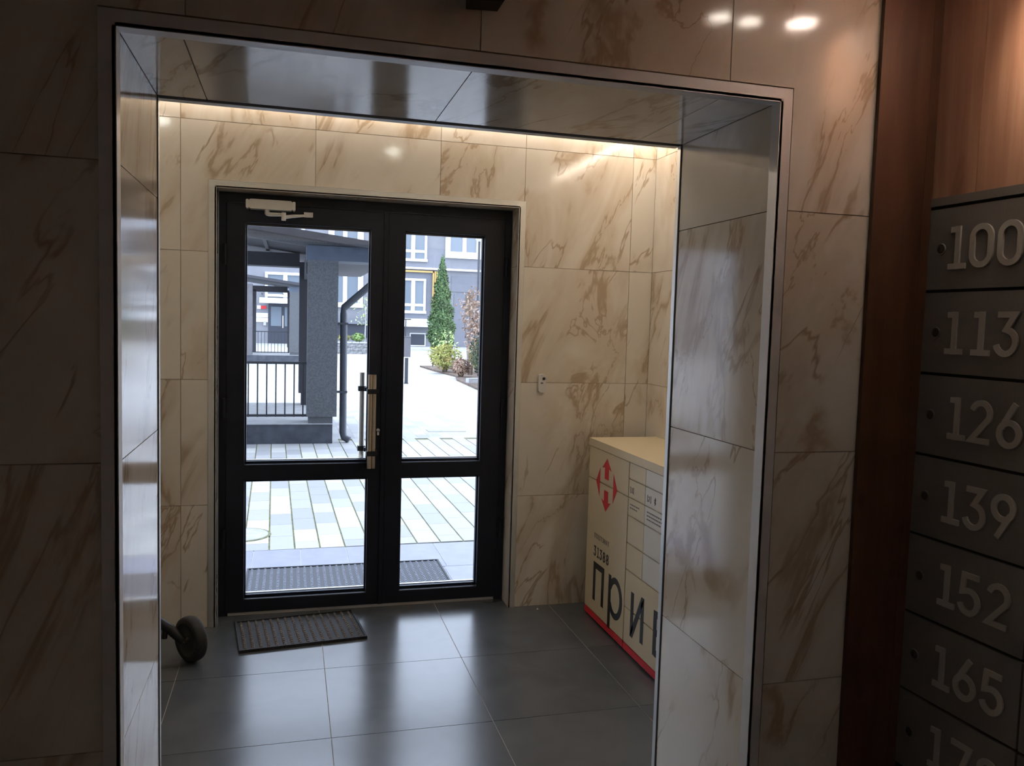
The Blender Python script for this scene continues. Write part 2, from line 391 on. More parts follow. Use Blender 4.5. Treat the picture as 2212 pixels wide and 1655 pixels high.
for x0, x1 in ((XL-.03, XL+.002), (XR-.002, XR+.03)):
    obj('upright', MB().box(x0, x1, B+.0035, B+.024, 0, ZS+.03), 'alu_white', t3)
    obj('dark_joint', MB().box(x0, x1, B-.0045, B+.0035, 0, ZS), 'gap', t3)
obj('head', MB().box(XL, XR, B+.016, B+.046, ZS-.002, ZS+.03), 'alu', t3)
obj('dark_joint', MB().box(XL, XR, B-.0045, B+.016, ZS-.001, ZS+.01), 'gap', t3)

# ---------------------------------------------------------------- entrance door
door = struct('door_1', None, None)
YF = .13
def door_frame():
    x0, x1, z1 = DL+.002, DR-.002, DT-.002; f = .045
    obj('door_frame', MB().prism([(x0, 0), (x0+f, 0), (x0+f, z1-f), (x1-f, z1-f), (x1-f, 0), (x1, 0), (x1, z1), (x0, z1)], YF+.006, YF+.085), 'anthracite', door)
    obj('threshold', MB().box(x0+f, x1-f, YF+.012, YF+.08, 0, .014), 'alu', door)
door_frame()
def leaf(x0, x1, gx0, gx1, label):
    lf = link('door_leaf', None, door)
    z0, z1 = .018, 2.05; g = [.083, .687, .767, 1.961]
    def ring():                         # stiles and rails as one welded outline with two lights
        m = MB(); X = [x0, gx0, gx1, x1]; Z = [z0]+g+[z1]; y0, y1 = YF, YF+.066
        idx = {}
        def v(i, k, y):
            if (i, k, y) not in idx: idx[(i, k, y)] = len(m.v); m.v.append((X[i], y, Z[k]))
            return idx[(i, k, y)]
        solid = {(i, k) for i in range(3) for k in range(5) if not (i == 1 and k in (1, 3))}
        for i, k in solid:
            m.f.append((v(i, k, y0), v(i+1, k, y0), v(i+1, k+1, y0), v(i, k+1, y0)))
            m.f.append((v(i, k, y1), v(i, k+1, y1), v(i+1, k+1, y1), v(i+1, k, y1)))
            for di, dk, a, b in ((-1, 0, (i, k+1), (i, k)), (1, 0, (i+1, k), (i+1, k+1)), (0, -1, (i, k), (i+1, k)), (0, 1, (i+1, k+1), (i, k+1))):
                if (i+di, k+dk) not in solid: m.f.append((v(*a, y0), v(*a, y1), v(*b, y1), v(*b, y0)))
        return m
    o = obj('stile_and_rail_frame', ring(), 'anthracite', lf)
    bv = o.modifiers.new('soft_edges', 'BEVEL'); bv.width = .003; bv.segments = 1; bv.limit_method = 'ANGLE'
    for a, b in ((g[0], g[1]), (g[2], g[3])):
        obj('glass_pane', MB().box(gx0-.006, gx1+.006, YF+.03, YF+.036, a-.006, b+.006), 'glass', lf)
        bd = .012
        for q in ([(gx0, a), (gx1, a), (gx1, a+bd), (gx0, a+bd)], [(gx0, b-bd), (gx1, b-bd), (gx1, b), (gx0, b)], [(gx0, a+bd), (gx0+bd*.6, a+bd), (gx0+bd*.6, b-bd), (gx0, b-bd)], [(gx1-bd*.6, a+bd), (gx1, a+bd), (gx1, b-bd), (gx1-bd*.6, b-bd)]):
            obj('glazing_bead', MB().prism(q, YF+.036, YF+.060), 'anthracite', lf)
        obj('sky_lit_bead', MB().box(gx0+.001, gx1-.001, YF+.060, YF+.074, a+.001, a+.016), 'alu_white', lf)  # bottom bead coloured pale for the skylight falling on it
    return lf
l1 = leaf(DL+.036, .319, -.370, .236, '')
l2 = leaf(.321, DR-.036, .410, .829, '')
obj('meeting_strip', MB().box(.300, .322, YF-.008, YF, .02, 2.048), 'anthracite', l1)
def pull(x, y, ins, side):
    m = MB(); z0, z1 = .748, 1.227
    if side > 0:
        m.tube([(x, y, z0), (x, y, z1)], .0115, 14); m.tube([(x+.021, y+.004, z0), (x+.021, y+.004, z1)], .0105, 14)
    else: m.tube([(x, y, z0), (x, y, z1)], .016, 14)
    return m
YB = YF-.058
obj('pull_handle', pull(.238, YB, 0, 1), 'steel', l1, smooth=True)['label'] = 'brushed steel double-tube inner pull handle'
obj('pull_handle', pull(.212, YF+.125, 0, -1), 'steel', l1, smooth=True)['label'] = 'outer steel pull handle seen through the glass'
for z in (.825, 1.142):
    obj('handle_clamp', MB().box(.222, .274, YB-.017, YB+.018, z-.012, z+.012).box(.250, .282, YB+.01, YF+.002, z-.010, z+.010), 'black', l1)
    obj('handle_clamp', MB().box(.192, .232, YF+.107, YF+.143, z-.013, z+.013).box(.222, .262, YF+.066, YF+.12, z-.010, z+.010), 'black', l1)
obj('lock_cylinder', MB().lathe([(.0085, 0), (.0085, -.012)], (.286, YF, .937), 14, 'y').box(.281, .291, YF-.012, YF, .912, .936), 'alu', l1, smooth=True)
for z in (.40, 1.05, 1.80):
    obj('hinge', MB().tube([(DL+.03, YF-.008, z-.05), (DL+.03, YF-.008, z+.05)], .009, 10), 'anthracite', l1)
    obj('hinge', MB().tube([(DR-.03, YF-.008, z-.05), (DR-.03, YF-.008, z+.05)], .009, 10), 'anthracite', l2)
cl = link('door_closer', None, door); cl['label'] = 'silver overhead door closer with folding arm'
def rbox(x0, x1, y0, y1, z0, z1, r):
    p = []
    for cx, cz, a0 in ((x1-r, z0+r, -90), (x1-r, z1-r, 0), (x0+r, z1-r, 90), (x0+r, z0+r, 180)):
        for k in range(5): t = radians(a0+22.5*k); p.append((cx+r*cos(t), cz+r*sin(t)))
    return MB().prism(p, y0, y1)
obj('closer_body', rbox(-.352, -.150, YF-.06, YF+.006, 2.020, 2.066, .010), 'alu_white', cl, smooth=True)
obj('closer_end_cap', rbox(-.366, -.352, YF-.058, YF+.006, 2.022, 2.064, .006), 'alu', cl)
obj('closer_end_cap', rbox(-.150, -.136, YF-.058, YF+.006, 2.022, 2.064, .006), 'alu', cl)
obj('closer_spindle', MB().tube([(-.268, YF-.03, 2.022), (-.268, YF-.03, 2.000)], .013, 12), 'alu_white', cl, smooth=True)
obj('closer_arm', MB().tube([(-.268, YF-.03, 2.004), (-.255, YF-.05, 1.998), (-.19, YF-.115, 1.992)], [.012, .010, .008], 8), 'white', cl, smooth=True)
obj('closer_arm', MB().tube([(-.19, YF-.115, 1.980), (-.15, YF-.075, 1.992), (-.085, YF-.015, 2.006)], [.009, .008, .006], 8).tube([(-.19, YF-.115, 1.965), (-.19, YF-.115, 2.002)], .011, 10), 'white', cl, smooth=True)
obj('arm_bracket', MB().box(-.095, -.052, YF-.02, YF, 1.998, 2.022), 'alu', cl)

# ---------------------------------------------------------------- lettering strokes
def arc(cx, cz, rx, rz, a0, a1, n=14):
    return [(cx+rx*cos(radians(a0+(a1-a0)*i/n)), cz+rz*sin(radians(a0+(a1-a0)*i/n))) for i in range(n+1)]
G = {   # centre lines on a cell 0.62 wide, 1 high
    '0': [(arc(.31, .69, .24, .24, 0, 180)+arc(.31, .31, .24, .24, 180, 360), 1)],
    '1': [([(.34, .0), (.34, 1.0)], 0), ([(.14, .925), (.36, .925)], 0), ([(.10, .07), (.58, .07)], 0)],
    '2': [(arc(.31, .69, .23, .24, 165, -28, 14)+[(.08, .07), (.56, .07)], 0)],
    '3': [([(.08, .93), (.50, .93), (.30, .60)]+arc(.30, .33, .24, .26, 70, -165, 14), 0)],
    '5': [([(.53, .93), (.14, .93), (.11, .54)]+arc(.29, .33, .24, .26, 118, -165, 16), 0)],
    '6': [(arc(.31, .32, .24, .25, 0, 360, 24)[:-1], 1), ([(.43, .99), (.12, .44)], 0)],
    '7': [([(.06, .93), (.56, .93), (.24, .0)], 0)],
    '8': [(arc(.31, .28, .23, .21, 0, 360, 20)[:-1], 1), (arc(.31, .73, .20, .19, 0, 360, 20)[:-1], 1)],
    '9': [(arc(.31, .68, .24, .25, 0, 360, 24)[:-1], 1), ([(.19, .01), (.50, .56)], 0)],
    'п': [([(.08, 0), (.08, .94), (.66, .94), (.66, 0)], 0)],
    'р': [([(.08, -.36), (.08, 1.0)], 0), (arc(.44, .5, .36, .44, 155, -155, 24), 0)],
    'и': [([(.08, 1.0), (.08, .02), (.10, .02), (.62, .98), (.64, .98), (.64, 0)], 0)],
    'в': [([(.08, 0), (.08, 1.0)], 0), ([(.08, .93), (.36, .93)]+arc(.36, .73, .18, .20, 90, -90, 8)+[(.08, .53)], 0), ([(.36, .53)]+arc(.40, .30, .20, .23, 90, -90, 8)+[(.08, .07)], 0)],
    '[': [([(.30, 1.1), (.12, 1.1), (.12, -.1), (.30, -.1)], 0)], ']': [([(.12, 1.1), (.30, 1.1), (.30, -.1), (.12, -.1)], 0)],
    'B': [([(.08, .28), (.48, .72), (.28, .95), (.28, .05), (.48, .28), (.08, .72)], 0)],
}
_gm = {}
def glyph(ch, h, st, mat, y0, y1):
    k = (ch, h, st, mat, y0, y1)
    if k not in _gm:
        m = MB()
        for i, (p, c) in enumerate(G[ch]): m.ribbon([(x*h, z*h) for x, z in p], st, y0-.00004*i, y1, bool(c))
        _gm[k] = m.mesh('digit', M[mat])
    return _gm[k]

# ---------------------------------------------------------------- wood wall, pilaster, letterboxes
U = (0, 0, radians(-87)); UO = (1.434, A, 0)
pl = [0, .142, .284, .43, .60, .76, .92]
for u0, u1 in zip(pl, pl[1:]):
    link('plank', MB().box(.001, u1-u0-.001, -.004, .004, 0, HC-1.853).mesh('plank', M['wood']), hall_r, (u0, .004, 1.853))
for u0, u1 in zip([.92, 1.4, 1.9, 2.4, 2.9, 3.4, 3.9], [1.4, 1.9, 2.4, 2.9, 3.4, 3.9, 4.3]):
    link('plank', MB().box(.001, u1-u0-.001, -.004, .004, 0, HC).mesh('plank', M['wood']), hall_r, (u0, .004, 0))
obj('edge_strip', MB().box(-.002, .006, -.007, .0, 1.853, HC), 'wood', hall_r)
pil = struct('trim_4', None, None)      # board covering the corner, darker brown than the wall planks
obj('plank', MB().box(1.256, 1.404, A-.014, A-.001, 0, HC), 'darkwood', pil)
obj('plank', MB().box(1.405, 1.432, A-.014, A-.001, 0, HC), 'darkwood', pil)
mc = thing('mailbox_cabinet', 'grey bank of numbered letterboxes set in the wooden wall', 'mailboxes', UO, U[2])
obj('carcass', MB().box(.0, .90, .010, .045, .33, 1.853), 'gap', mc)
obj('cap_rail', MB().box(-.003, .90, -.006, .02, 1.832, 1.853), 'mail', mc)
DH = .2107
nums = ['100', '113', '126', '139', '152', '165', '178']
offs = [.066, .073, .098, .098, .102, .104, .106]
lockm = MB().lathe([(.0, -.004), (.007, -.004), (.0115, -.002), (.0115, .001)], n=18, axis='y').box(-.0012, .0012, -.0046, -.003, -.005, .005).mesh('lock', M['lock'])
ringm = MB().lathe([(.0105, -.0015), (.0135, -.003), (.015, .0), (.0105, -.0015)], n=18, axis='y').mesh('lock_ring', M['mail'])
doorm = rbox(.002, .358, -.004, .014, .004, DH-.004, .002).mesh('mailbox_door', M['mail'])
for c in range(2):
    for i in range(7):
        z0 = 1.828-DH*(i+1); d = link('mailbox_door', doorm, mc, (.362*c, 0, z0))
        d['label'] = f'letterbox door numbered {nums[i]}' if c == 0 else 'letterbox door of the second column'
        link('lock', lockm, d, (.055, -.004, DH*.5)); link('lock_ring', ringm, d, (.055, -.004, DH*.5))
        if c == 0:
            for j, ch in enumerate(nums[i]):
                g = link('digit', glyph(ch, .106, .0142, 'digit', -.008, -.003), d, (offs[i]+.0775*j+(.006 if ch == '1' else 0), -.0015, DH*.5-.053))
obj('toe_panel', MB().box(0, .90, .004, .02, 0, .33), 'gap', mc)

# ---------------------------------------------------------------- parcel locker
lk = thing('parcel_locker', 'cream parcel locker with red arrow emblem and red base stripe by the side wall', 'parcel locker', (1.352, 0, 0), -pi/2)
L1, L0, LE = .50, .140, 1.672
obj('body', MB().box(L0, LE, .010, RW-1.352-.004, .03, .89), 'cream', lk)
obj('top_slab', MB().box(L0-.002, LE+.002, -.004, RW-1.352-.002, .89, .928), 'cream', lk)
obj('base_stripe', MB().box(L0+.002, .645, .0, .02, .012, .042), 'red', lk); obj('base_stripe', MB().box(.653, LE-.002, .0, .02, .012, .042), 'red', lk)
for y in (.05, .30):
    for x in (L0+.06, 1.1, LE-.06): obj('foot', MB().lathe([(.018, 0), (.018, .004), (.009, .008), (.009, .03)], (x, y, 0), 12), 'black', lk)
def ldoor(x0, x1, z0, z1, mat='cream'):
    return obj('locker_door', rbox(x0+.002, x1-.002, 0, .016, z0+.003, z1-.003, .002), mat, lk)
ldoor(L0, .65, .725, .889); ldoor(L0, .65, .045, .725)
zr = [.889, .812, .727, .642, .514, .390, .213, .045]
for i in range(7):
    z1, z0 = zr[i], zr[i+1]
    if i < 5: ldoor(.655, .832, z0, z1); ldoor(.832, 1.16, z0, z1, 'cream2')
    else: ldoor(.655, 1.16, z0, z1)
    ldoor(1.165, LE, z0, z1)
def lprint(nm, mb, mat): return obj(nm, mb, mat, lk)
AX, AZ = .383, .725; pr = (-.0009, .001)
def arrow(sg): return MB().prism(([(AX-.026, AZ+sg*.028), (AX+.026, AZ+sg*.028), (AX+.026, AZ+sg*.085), (AX+.06, AZ+sg*.078), (AX, AZ+sg*.132), (AX-.06, AZ+sg*.078), (AX-.026, AZ+sg*.085)])[::sg], *pr)
lprint('arrow_emblem', arrow(1), 'red'); lprint('arrow_emblem', arrow(-1), 'red')
lprint('arrow_emblem', MB().prism([(AX-.087, AZ+.072), (AX-.137, AZ), (AX-.087, AZ-.072)], *pr), 'red')
lprint('arrow_emblem', MB().prism([(AX+.087, AZ-.072), (AX+.137, AZ), (AX+.087, AZ+.072)], *pr), 'red')
def word(s, x, z, h, st, adv, mat='ink', nm='digit'):
    for j, ch in enumerate(s): link(nm, glyph(ch, h, st, mat, -.0009, .001), lk, (x+adv[j], 0, z))
word('31388', .246, .338, .052, .0085, [0, .042, .080, .124, .168])
word('прив', .252, .110, .195, .031, [0, .205, .475, .714], nm='letter')
word('[1]', .672, .752, .022, .0032, [0, .013, .030]); word('[2]', .855, .752, .022, .0032, [0, .011, .030]); word('B', .925, .748, .032, .0032, [0])
def text(s, x, z, size, mat):
    cu = bpy.data.curves.new('lettering', 'FONT'); cu.body = s; cu.size = size; cu.extrude = .0004; cu.resolution_u = 2; cu.materials.append(M[mat])
    tmp = bpy.data.objects.new('lettering', cu); COL.objects.link(tmp); bpy.context.view_layer.update()
    me = bpy.data.meshes.new_from_object(tmp.evaluated_get(bpy.context.evaluated_depsgraph_get())); bpy.data.objects.remove(tmp)
    me.materials.clear(); me.materials.append(M[mat])
    return link('lettering', me, lk, (x, -.0006, z), (pi/2, 0, 0))
text('ПОШТОМАТ', .247, .432, .033, 'greyink')
def fineprint(x, z, wd, rows):
    m = MB(); rnd = random.Random(int(x*1000))
    for r in range(rows):
        u = x
        while u < x+wd*(1 if r < rows-1 else .7): k = rnd.uniform(.008, .022); m.box(u, u+k, -.0008, .001, z-.016*r-.0055, z-.016*r); u += k+.005
    o = lprint('fine_print', m, 'greyink'); o['kind'] = 'stuff'
fineprint(.676, .700, .10, 2); fineprint(.858, .706, .20, 3)

# ---------------------------------------------------------------- mats
def mat_rug(nm, label, L, Wd, pitch, loc, rz, base, rib):
    t = thing(nm, label, 'doormat', loc, rz)
    obj('base', MB().box(0, L, 0, Wd, 0, .008), base, t)
    for q in ((0, L, 0, .010), (0, L, Wd-.010, Wd), (0, .010, .010, Wd-.010), (L-.010, L, .010, Wd-.010)): obj('border', MB().box(*q, .008, .014), base, t)
    m = MB(); n = 15; d = (Wd-.028)/n
    for i in range(n):
        y = .014+d*i; w2 = pitch*.21
        m.add([(-w2, y, 0), (w2, y, 0), (w2, y+d*.78, 0), (-w2, y+d*.78, 0), (-w2*.5, y+d*.2, .007), (w2*.5, y+d*.2, .007), (w2*.5, y+d*.6, .007), (-w2*.5, y+d*.6, .007)],
              [(4, 5, 6, 7), (0, 1, 5, 4), (1, 2, 6, 5), (2, 3, 7, 6), (3, 0, 4, 7)])
    me = m.mesh('rib', M[rib]); k = int((L-.02)/pitch)
    for i in range(k): link('rib', me, t, (.010+(L-.02)/k*(i+.5), 0, .008))
    return t
mat_rug('doormat', 'small black ribbed rubber mat on the dark floor inside the door', .575, .378, .0337, (-.363, -.352, 0), radians(6.4), 'rubber', 'ribs')
mat_rug('doormat', 'wide grey ribbed rubber mat outside the glass door', 1.145, .46, .0375, (-.390, .432, 0), 0, 'rubber_out', 'ribs_out')

# ---------------------------------------------------------------- stroller (only a front wheel shows past the jamb)
st = thing('stroller', 'black folding stroller behind the left jamb, small front wheel showing', 'stroller')
def wheel(c, ax, R, wd):
    ax = Vector(ax).normalized(); q = ax.to_track_quat('Z', 'Y'); w2 = wd/2
    pr_ = [(R*.74, -w2), (R*.90, -w2), (R*.97, -w2*.8), (R, -w2*.35), (R, w2*.35), (R*.97, w2*.8), (R*.90, w2), (R*.74, w2)]
    rim = [(.012, -w2*.5), (R*.3, -w2*.35), (R*.66, -w2*.55), (R*.75, -w2*.85), (R*.75, w2*.85), (R*.66, w2*.55), (R*.3, w2*.35), (.012, w2*.5)]
    wo = obj('wheel', MB().lathe(rim, n=28), 'black', st, c, q.to_euler(), True)
    obj('tyre', MB().lathe(pr_+[pr_[0]], n=32), 'rubber', wo, smooth=True)
    obj('axle', MB().tube([(0, 0, -w2*1.25), (0, 0, w2*1.25)], .010, 12), 'steel', wo)
wa = Vector((-.80, -.60, 0)).normalized(); WC = Vector((-.560, -.395, .100))
wheel(WC, wa, .098, .052)
hub = WC+wa*.036
obj('wheel_fork', MB().tube([hub, hub+Vector((-.055, .01, .055)), hub+Vector((-.13, -.02, .125)), hub+Vector((-.17, -.05, .17))], [.017, .022, .020, .018], 10).tube([hub+Vector((-.075, -.005, .02)), hub+Vector((-.07, 0, .075))], .012, 8), 'black', st, smooth=True)
wheel(Vector((-1.16, -.385, .098)), (1, 0, 0), .098, .05)
for x in (-.78, -1.22): wheel(Vector((x, -1.02, .12)), (1, 0, 0), .12, .045)
for x in (-.80, -1.16):
    obj('frame_tube', MB().tube([(x, -.44, .26), (x, -.70, .45), (x, -1.02, .72), (x, -1.28, 1.0)], .014, 10), 'rail', st, smooth=True)
    obj('frame_tube', MB().tube([(x, -.72, .46), (x, -.98, .14)], .013, 10), 'rail', st, smooth=True)
obj('frame_tube', MB().tube([(-1.16, -.385, .15), (-1.16, -.44, .26)], .013, 10), 'rail', st)
obj('axle_bar', MB().tube([(-.80, -1.02, .13), (-1.2, -1.02, .13)], .010, 8), 'rail', st)
obj('handlebar', MB().tube([(-.80, -1.28, 1.0), (-.98, -1.31, 1.01), (-1.16, -1.28, 1.0)], .016, 10), 'rubber', st, smooth=True)
obj('seat', MB().prism([(0, 0), (.34, 0), (.34, .04), (0, .04)], 0, .30), 'fabric', st, (-1.15, -.96, .44))
obj('backrest', MB().box(0, .34, 0, .035, 0, .46), 'fabric', st, (-1.15, -.97, .47), (radians(28), 0, 0))

# ---------------------------------------------------------------- small fittings
ic = thing('door_release_button', 'small white door release unit on the marble wall right of the door', 'door button', (1.121, 0, 1.150))
obj('housing', rbox(-.019, .019, -.016, 0, 0, .095, .012), 'white', ic, smooth=True)
obj('sensor', MB().lathe([(0, -.018), (.007, -.018), (.007, -.014)], (.007, 0, .072), 12, 'y'), 'black', ic)
obj('keyhole', MB().box(-.010, .004, -.0172, -.015, .045, .053), 'greyink', ic)
dc = thing('dome_camera', 'black dome camera at the top of the marble wall above the portal', 'camera', (.262, A, 2.205))
obj('mount_box', MB().prism([(-.058, -.028), (.012, -.024), (.062, .06), (.062, .12), (-.058, .12)], -.055, -.001), 'black', dc)
obj('dome', MB().lathe([(.052*cos(radians(a)), .052*sin(radians(a))) for a in range(0, 91, 15)], (0, -.055, .055), 20, 'y'), plain('smoked_dome', (.01, .011, .012), .15), dc, (0, -.11, .11), (radians(180), 0, 0), True)
sc_ = MB().add([(0, 0, 0), (.012, .003, 0), (.010, .012, 0), (.002, .010, 0), (.006, .006, .007)], [(0, 1, 4), (1, 2, 4), (2, 3, 4), (3, 0, 4), (3, 2, 1, 0)]).mesh('paper_scrap', M['white'])
tag(link('paper_scrap', sc_, None, (1.115, -.06, 0)), 'tiny white scrap on the floor below the marble wall by the door', 'litter')
tag(link('paper_scrap', sc_, None, (1.345, -1.13, 0), (0, 0, 1)), 'tiny white scrap on the floor beside the parcel locker', 'litter')
ls = thing('led_strip', 'warm linear light along the top of the door wall', 'ceiling light', (0, 0, VC-.04))
obj('diffuser', MB().box(LW+.05, RW-.05, -.036, -.020, 0, .012), 'led', ls); obj('profile', MB().box(LW+.05, RW-.05, -.040, -.016, .012, .04), 'alu', ls)
ls = thing('led_strip', 'warm linear light along the top of the right vestibule wall', 'ceiling light', (0, 0, VC-.04))
obj('diffuser', MB().box(RW-.036, RW-.020, -1.70, -.05, 0, .012), 'led', ls); obj('profile', MB().box(RW-.040, RW-.016, -1.70, -.05, .012, .04), 'alu', ls)
def downlight(x, y, z, mat, label, r=.045, beam=0):
    t = thing('downlight', label, 'ceiling light', (x, y, z))
    obj('bezel', MB().lathe([(r, -.006), (r*1.35, -.004), (r*1.4, 0), (r, 0), (r, -.006)], n=20), 'white', t)
    obj('lens', MB().lathe([(0, -.004), (r, -.004)], n=20), mat, t)
    if beam:
        ld = bpy.data.lights.new('beam', 'SPOT'); ld.energy = beam; ld.color = (1, .86, .70); ld.spot_size = radians(74); ld.spot_blend = .8; ld.shadow_soft_size = r*.8
        lo = bpy.data.objects.new('beam', ld); COL.objects.link(lo); lo.parent = t; lo.location = (0, 0, -.008); lo.rotation_euler = Vector((.30, .13, -.30)).to_track_quat('-Z', 'Y').to_euler()
downlight(.48, -1.30, VC, 'down', 'round downlight in the vestibule ceiling over the doorway axis')
downlight(-.87, -1.0, VC, 'down', 'round downlight in the vestibule ceiling near the left wall')
downlight(1.345, -2.76, HC, 'hall', 'bright round downlight in the hall ceiling close to the wooden wall', .045, 78)
downlight(1.19, -2.80, HC, 'hall2', 'dim round downlight in the hall ceiling beside the bright one', .034)
downlight(1.09, -2.80, HC, 'hall2', 'dim round downlight in the hall ceiling, third from the wooden wall', .034)
downlight(.35, -5.2, HC, 'hall_fill', 'added unseen fill light at the rear of the hall ceiling', .07)  # unseen lamp added to lift the hall's ambient light

# ================================================================ OUTSIDE
# own building's street wall
struct('wall_exterior', MB().prism(ushape(-16, 14, 15, DL-.004, DR+.004, DT+.004), .2005, .36), 'exterior')
tl = struct('porch_step', MB().box(-2.2, 3.6, .34, 1.312, -.10, -.004), 'whitejoint')
for i in range(19):
    for j, (y0, y1) in enumerate(((.362, .78), (.78, 1.312))):
        x = -2.13+.29*i+(.02 if j else 0); link('tile', MB().box(.0025, .2875, .0025, y1-y0-.0025, -.02, 0).mesh('tile', M['porchtile']), tl, (x, y0, 0))
pv = struct('pavement', None, None, (0, 1.32, 0), (0, 0, radians(1.1)))
PW, PL = .161, .33
bed = obj('joint_bed', MB().box(-1.6, 3.4, 0, 5.0, -.10, -.006), 'moss', pv)
pm = MB().box(.0055, PW-.0055, .0015, PL-.0015, -.05, 0).mesh('paver', M['paver'])
pmh = MB().box(.0055, PW-.0055, .0015, PL/2-.0015, -.05, 0).mesh('paver', M['paver'])
cnt = 0; rest = MB()
for j in range(15):
    Y0 = j*PL
    for i in range(-9, 20):
        x = -.275+.0+PW*i
        lo = -.50-.075*(Y0); hi = 1.18+.30*Y0
        y = Y0-(PL/2 if i % 2 else 0)
        yy0, yy1 = max(y, 0), min(y+PL, 4.95)
        vis = lo < x < hi and not (Y0 > 4.5 and x < .3)
        if y < -.01: me, yl = pmh, 0
        else: me, yl = pm, y
        if vis and cnt < 300: link('paver', me, pv, (x, yl, 0)); cnt += 1
        else: rest.box(x+.004, x+PW-.004, yl+.0015, yl+(PL if me is pm else PL/2)-.0015, -.05, 0)
tag(obj('paver_field', rest, 'paver', pv), kind='stuff')
struct('pavement_far', MB().box(-40, 45, 6.27, 60, -.10, -.0005).box(-40, -1.62, 1.3, 6.27, -.1, -.0005).box(3.30, 45, 1.3, 6.27, -.1, -.0005), 'farpave')
mh = thing('manhole_cover', 'round grey concrete manhole cover in the light paving', 'manhole cover', (-.455, 1.72, 0))
obj('rim', MB().lathe([(.168, .0005), (.168, .004), (.182, .004), (.184, .0005), (.168, .0005)], n=36), 'moss', mh); obj('lid', MB().lathe([(0, .005), (.166, .005), (.166, .0005)], n=36), 'concrete', mh)
tag(obj('manhole_cover', MB().box(0, .52, 0, .22, .0005, .005), 'concrete', None, (1.68, 6.85, 0), (0, 0, radians(1))), 'flat rectangular service cover in the pale paving beyond the door', 'manhole cover')

# neighbouring entrance porches
def porch(label, loc, rz=0):
    p = thing('entrance_porch', label, 'porch', loc, rz)
    sl = -.114; D = 2.45                                        # roof falls to the right; depth along y
    obj('plinth', MB().box(-3.1, .345, 0, D, 0, .232), 'plinth', p)
    obj('plinth_cap', MB().box(-3.1, .345, -.004, D, .232, .245), 'concrete', p)
    obj('column', MB().box(.04, .392, -.02, .34, .327, 2.19).box(.06, .345, .0, .32, .245, .327), 'stucco', p)
    obj('column', MB().box(-.035, .36, D-.34, D, .42, 2.30).box(.0, .33, D-.32, D-.01, .245, .42), 'soffit_shade', p)  # rear column coloured dark to stand for shade under the roof
    obj('column', MB().box(-1.62, -1.13, -.02, .34, .245, 2.40), 'stucco_l', p)
    obj('beam', MB().box(.022, .95, -.02, .46, 2.19, 2.36), 'slate', p)
    obj('beam', MB().box(.03, .12, .46, D, 2.05, 2.30), 'soffit_shade', p); obj('beam', MB().box(.12, .36, D-.34, D, 2.19, 2.36), 'soffit_shade', p)
    obj('canopy_slab', MB().box(.12, .95, .46, D+1.2, 2.20, 2.30), 'stucco_l', p)
    def tilt(x0, x1, z0a, z1a, y0, y1): return MB().prism([(x0, z0a+sl*(x0)), (x1, z0a+sl*x1), (x1, z1a+sl*x1), (x0, z1a+sl*x0)], y0, y1)
    obj('roof', tilt(-3.1, 1.0, 2.432, 2.517, -.10, D+1.6), 'soffit_shade', p)
    obj('fascia', tilt(-3.1, 1.0, 2.355, 2.432, .0, .12), 'stucco', p)
    obj('column', MB().box(-1.62, -1.10, D-.34, D, .245, 2.30), 'soffit_shade', p); obj('beam', MB().box(-1.62, -.035, D-.34, D, 2.23, 2.42), 'soffit_shade', p)  # rear column and beam carry the porch's inner shade as dark colour
    obj('gutter_fascia', tilt(-3.1, 1.01, 2.436, 2.52, -.14, -.10), 'soffit_shade', p)
    lampst = obj('soffit_strip', MB().box(-.50, -.455, .3, D+1.2, 2.455, 2.478), 'stucco_l', p)
    rl = link('railing', None, p)
    for z in (.955, .318): obj('rail', MB().box(-1.13, .045, .20, .235, z-.014, z+.014), 'rail', rl)
    bm = MB().box(-.008, .008, .209, .225, .30, .95).mesh('bar', M['rail'])
    for i in range(11): link('bar', bm, rl, (-1.06+.106*i, 0, 0))
    dp = link('downpipe', None, p)
    obj('pipe', MB().tube([(1.02, .10, 2.33), (.93, .10, 2.06), (.468, .10, 1.64), (.468, .10, 1.56), (.475, .10, .12), (.49, .08, .06), (.55, .06, .03)], .043, 12), 'pipe', dp, smooth=True)
    for z in (.62, 1.45): obj('pipe_bracket', MB().box(.39, .52, .055, .145, z-.012, z+.012), 'pipe', dp)
    return p
po = porch('grey neighbouring entrance porch with downpipe, seen through the left door leaf', (0, 5.9, 0))
dup_tree(po, (-.23, 23.8, 0), 'second entrance porch farther down the yard, framed by the nearer porch').scale = (1, 1, 1.07)

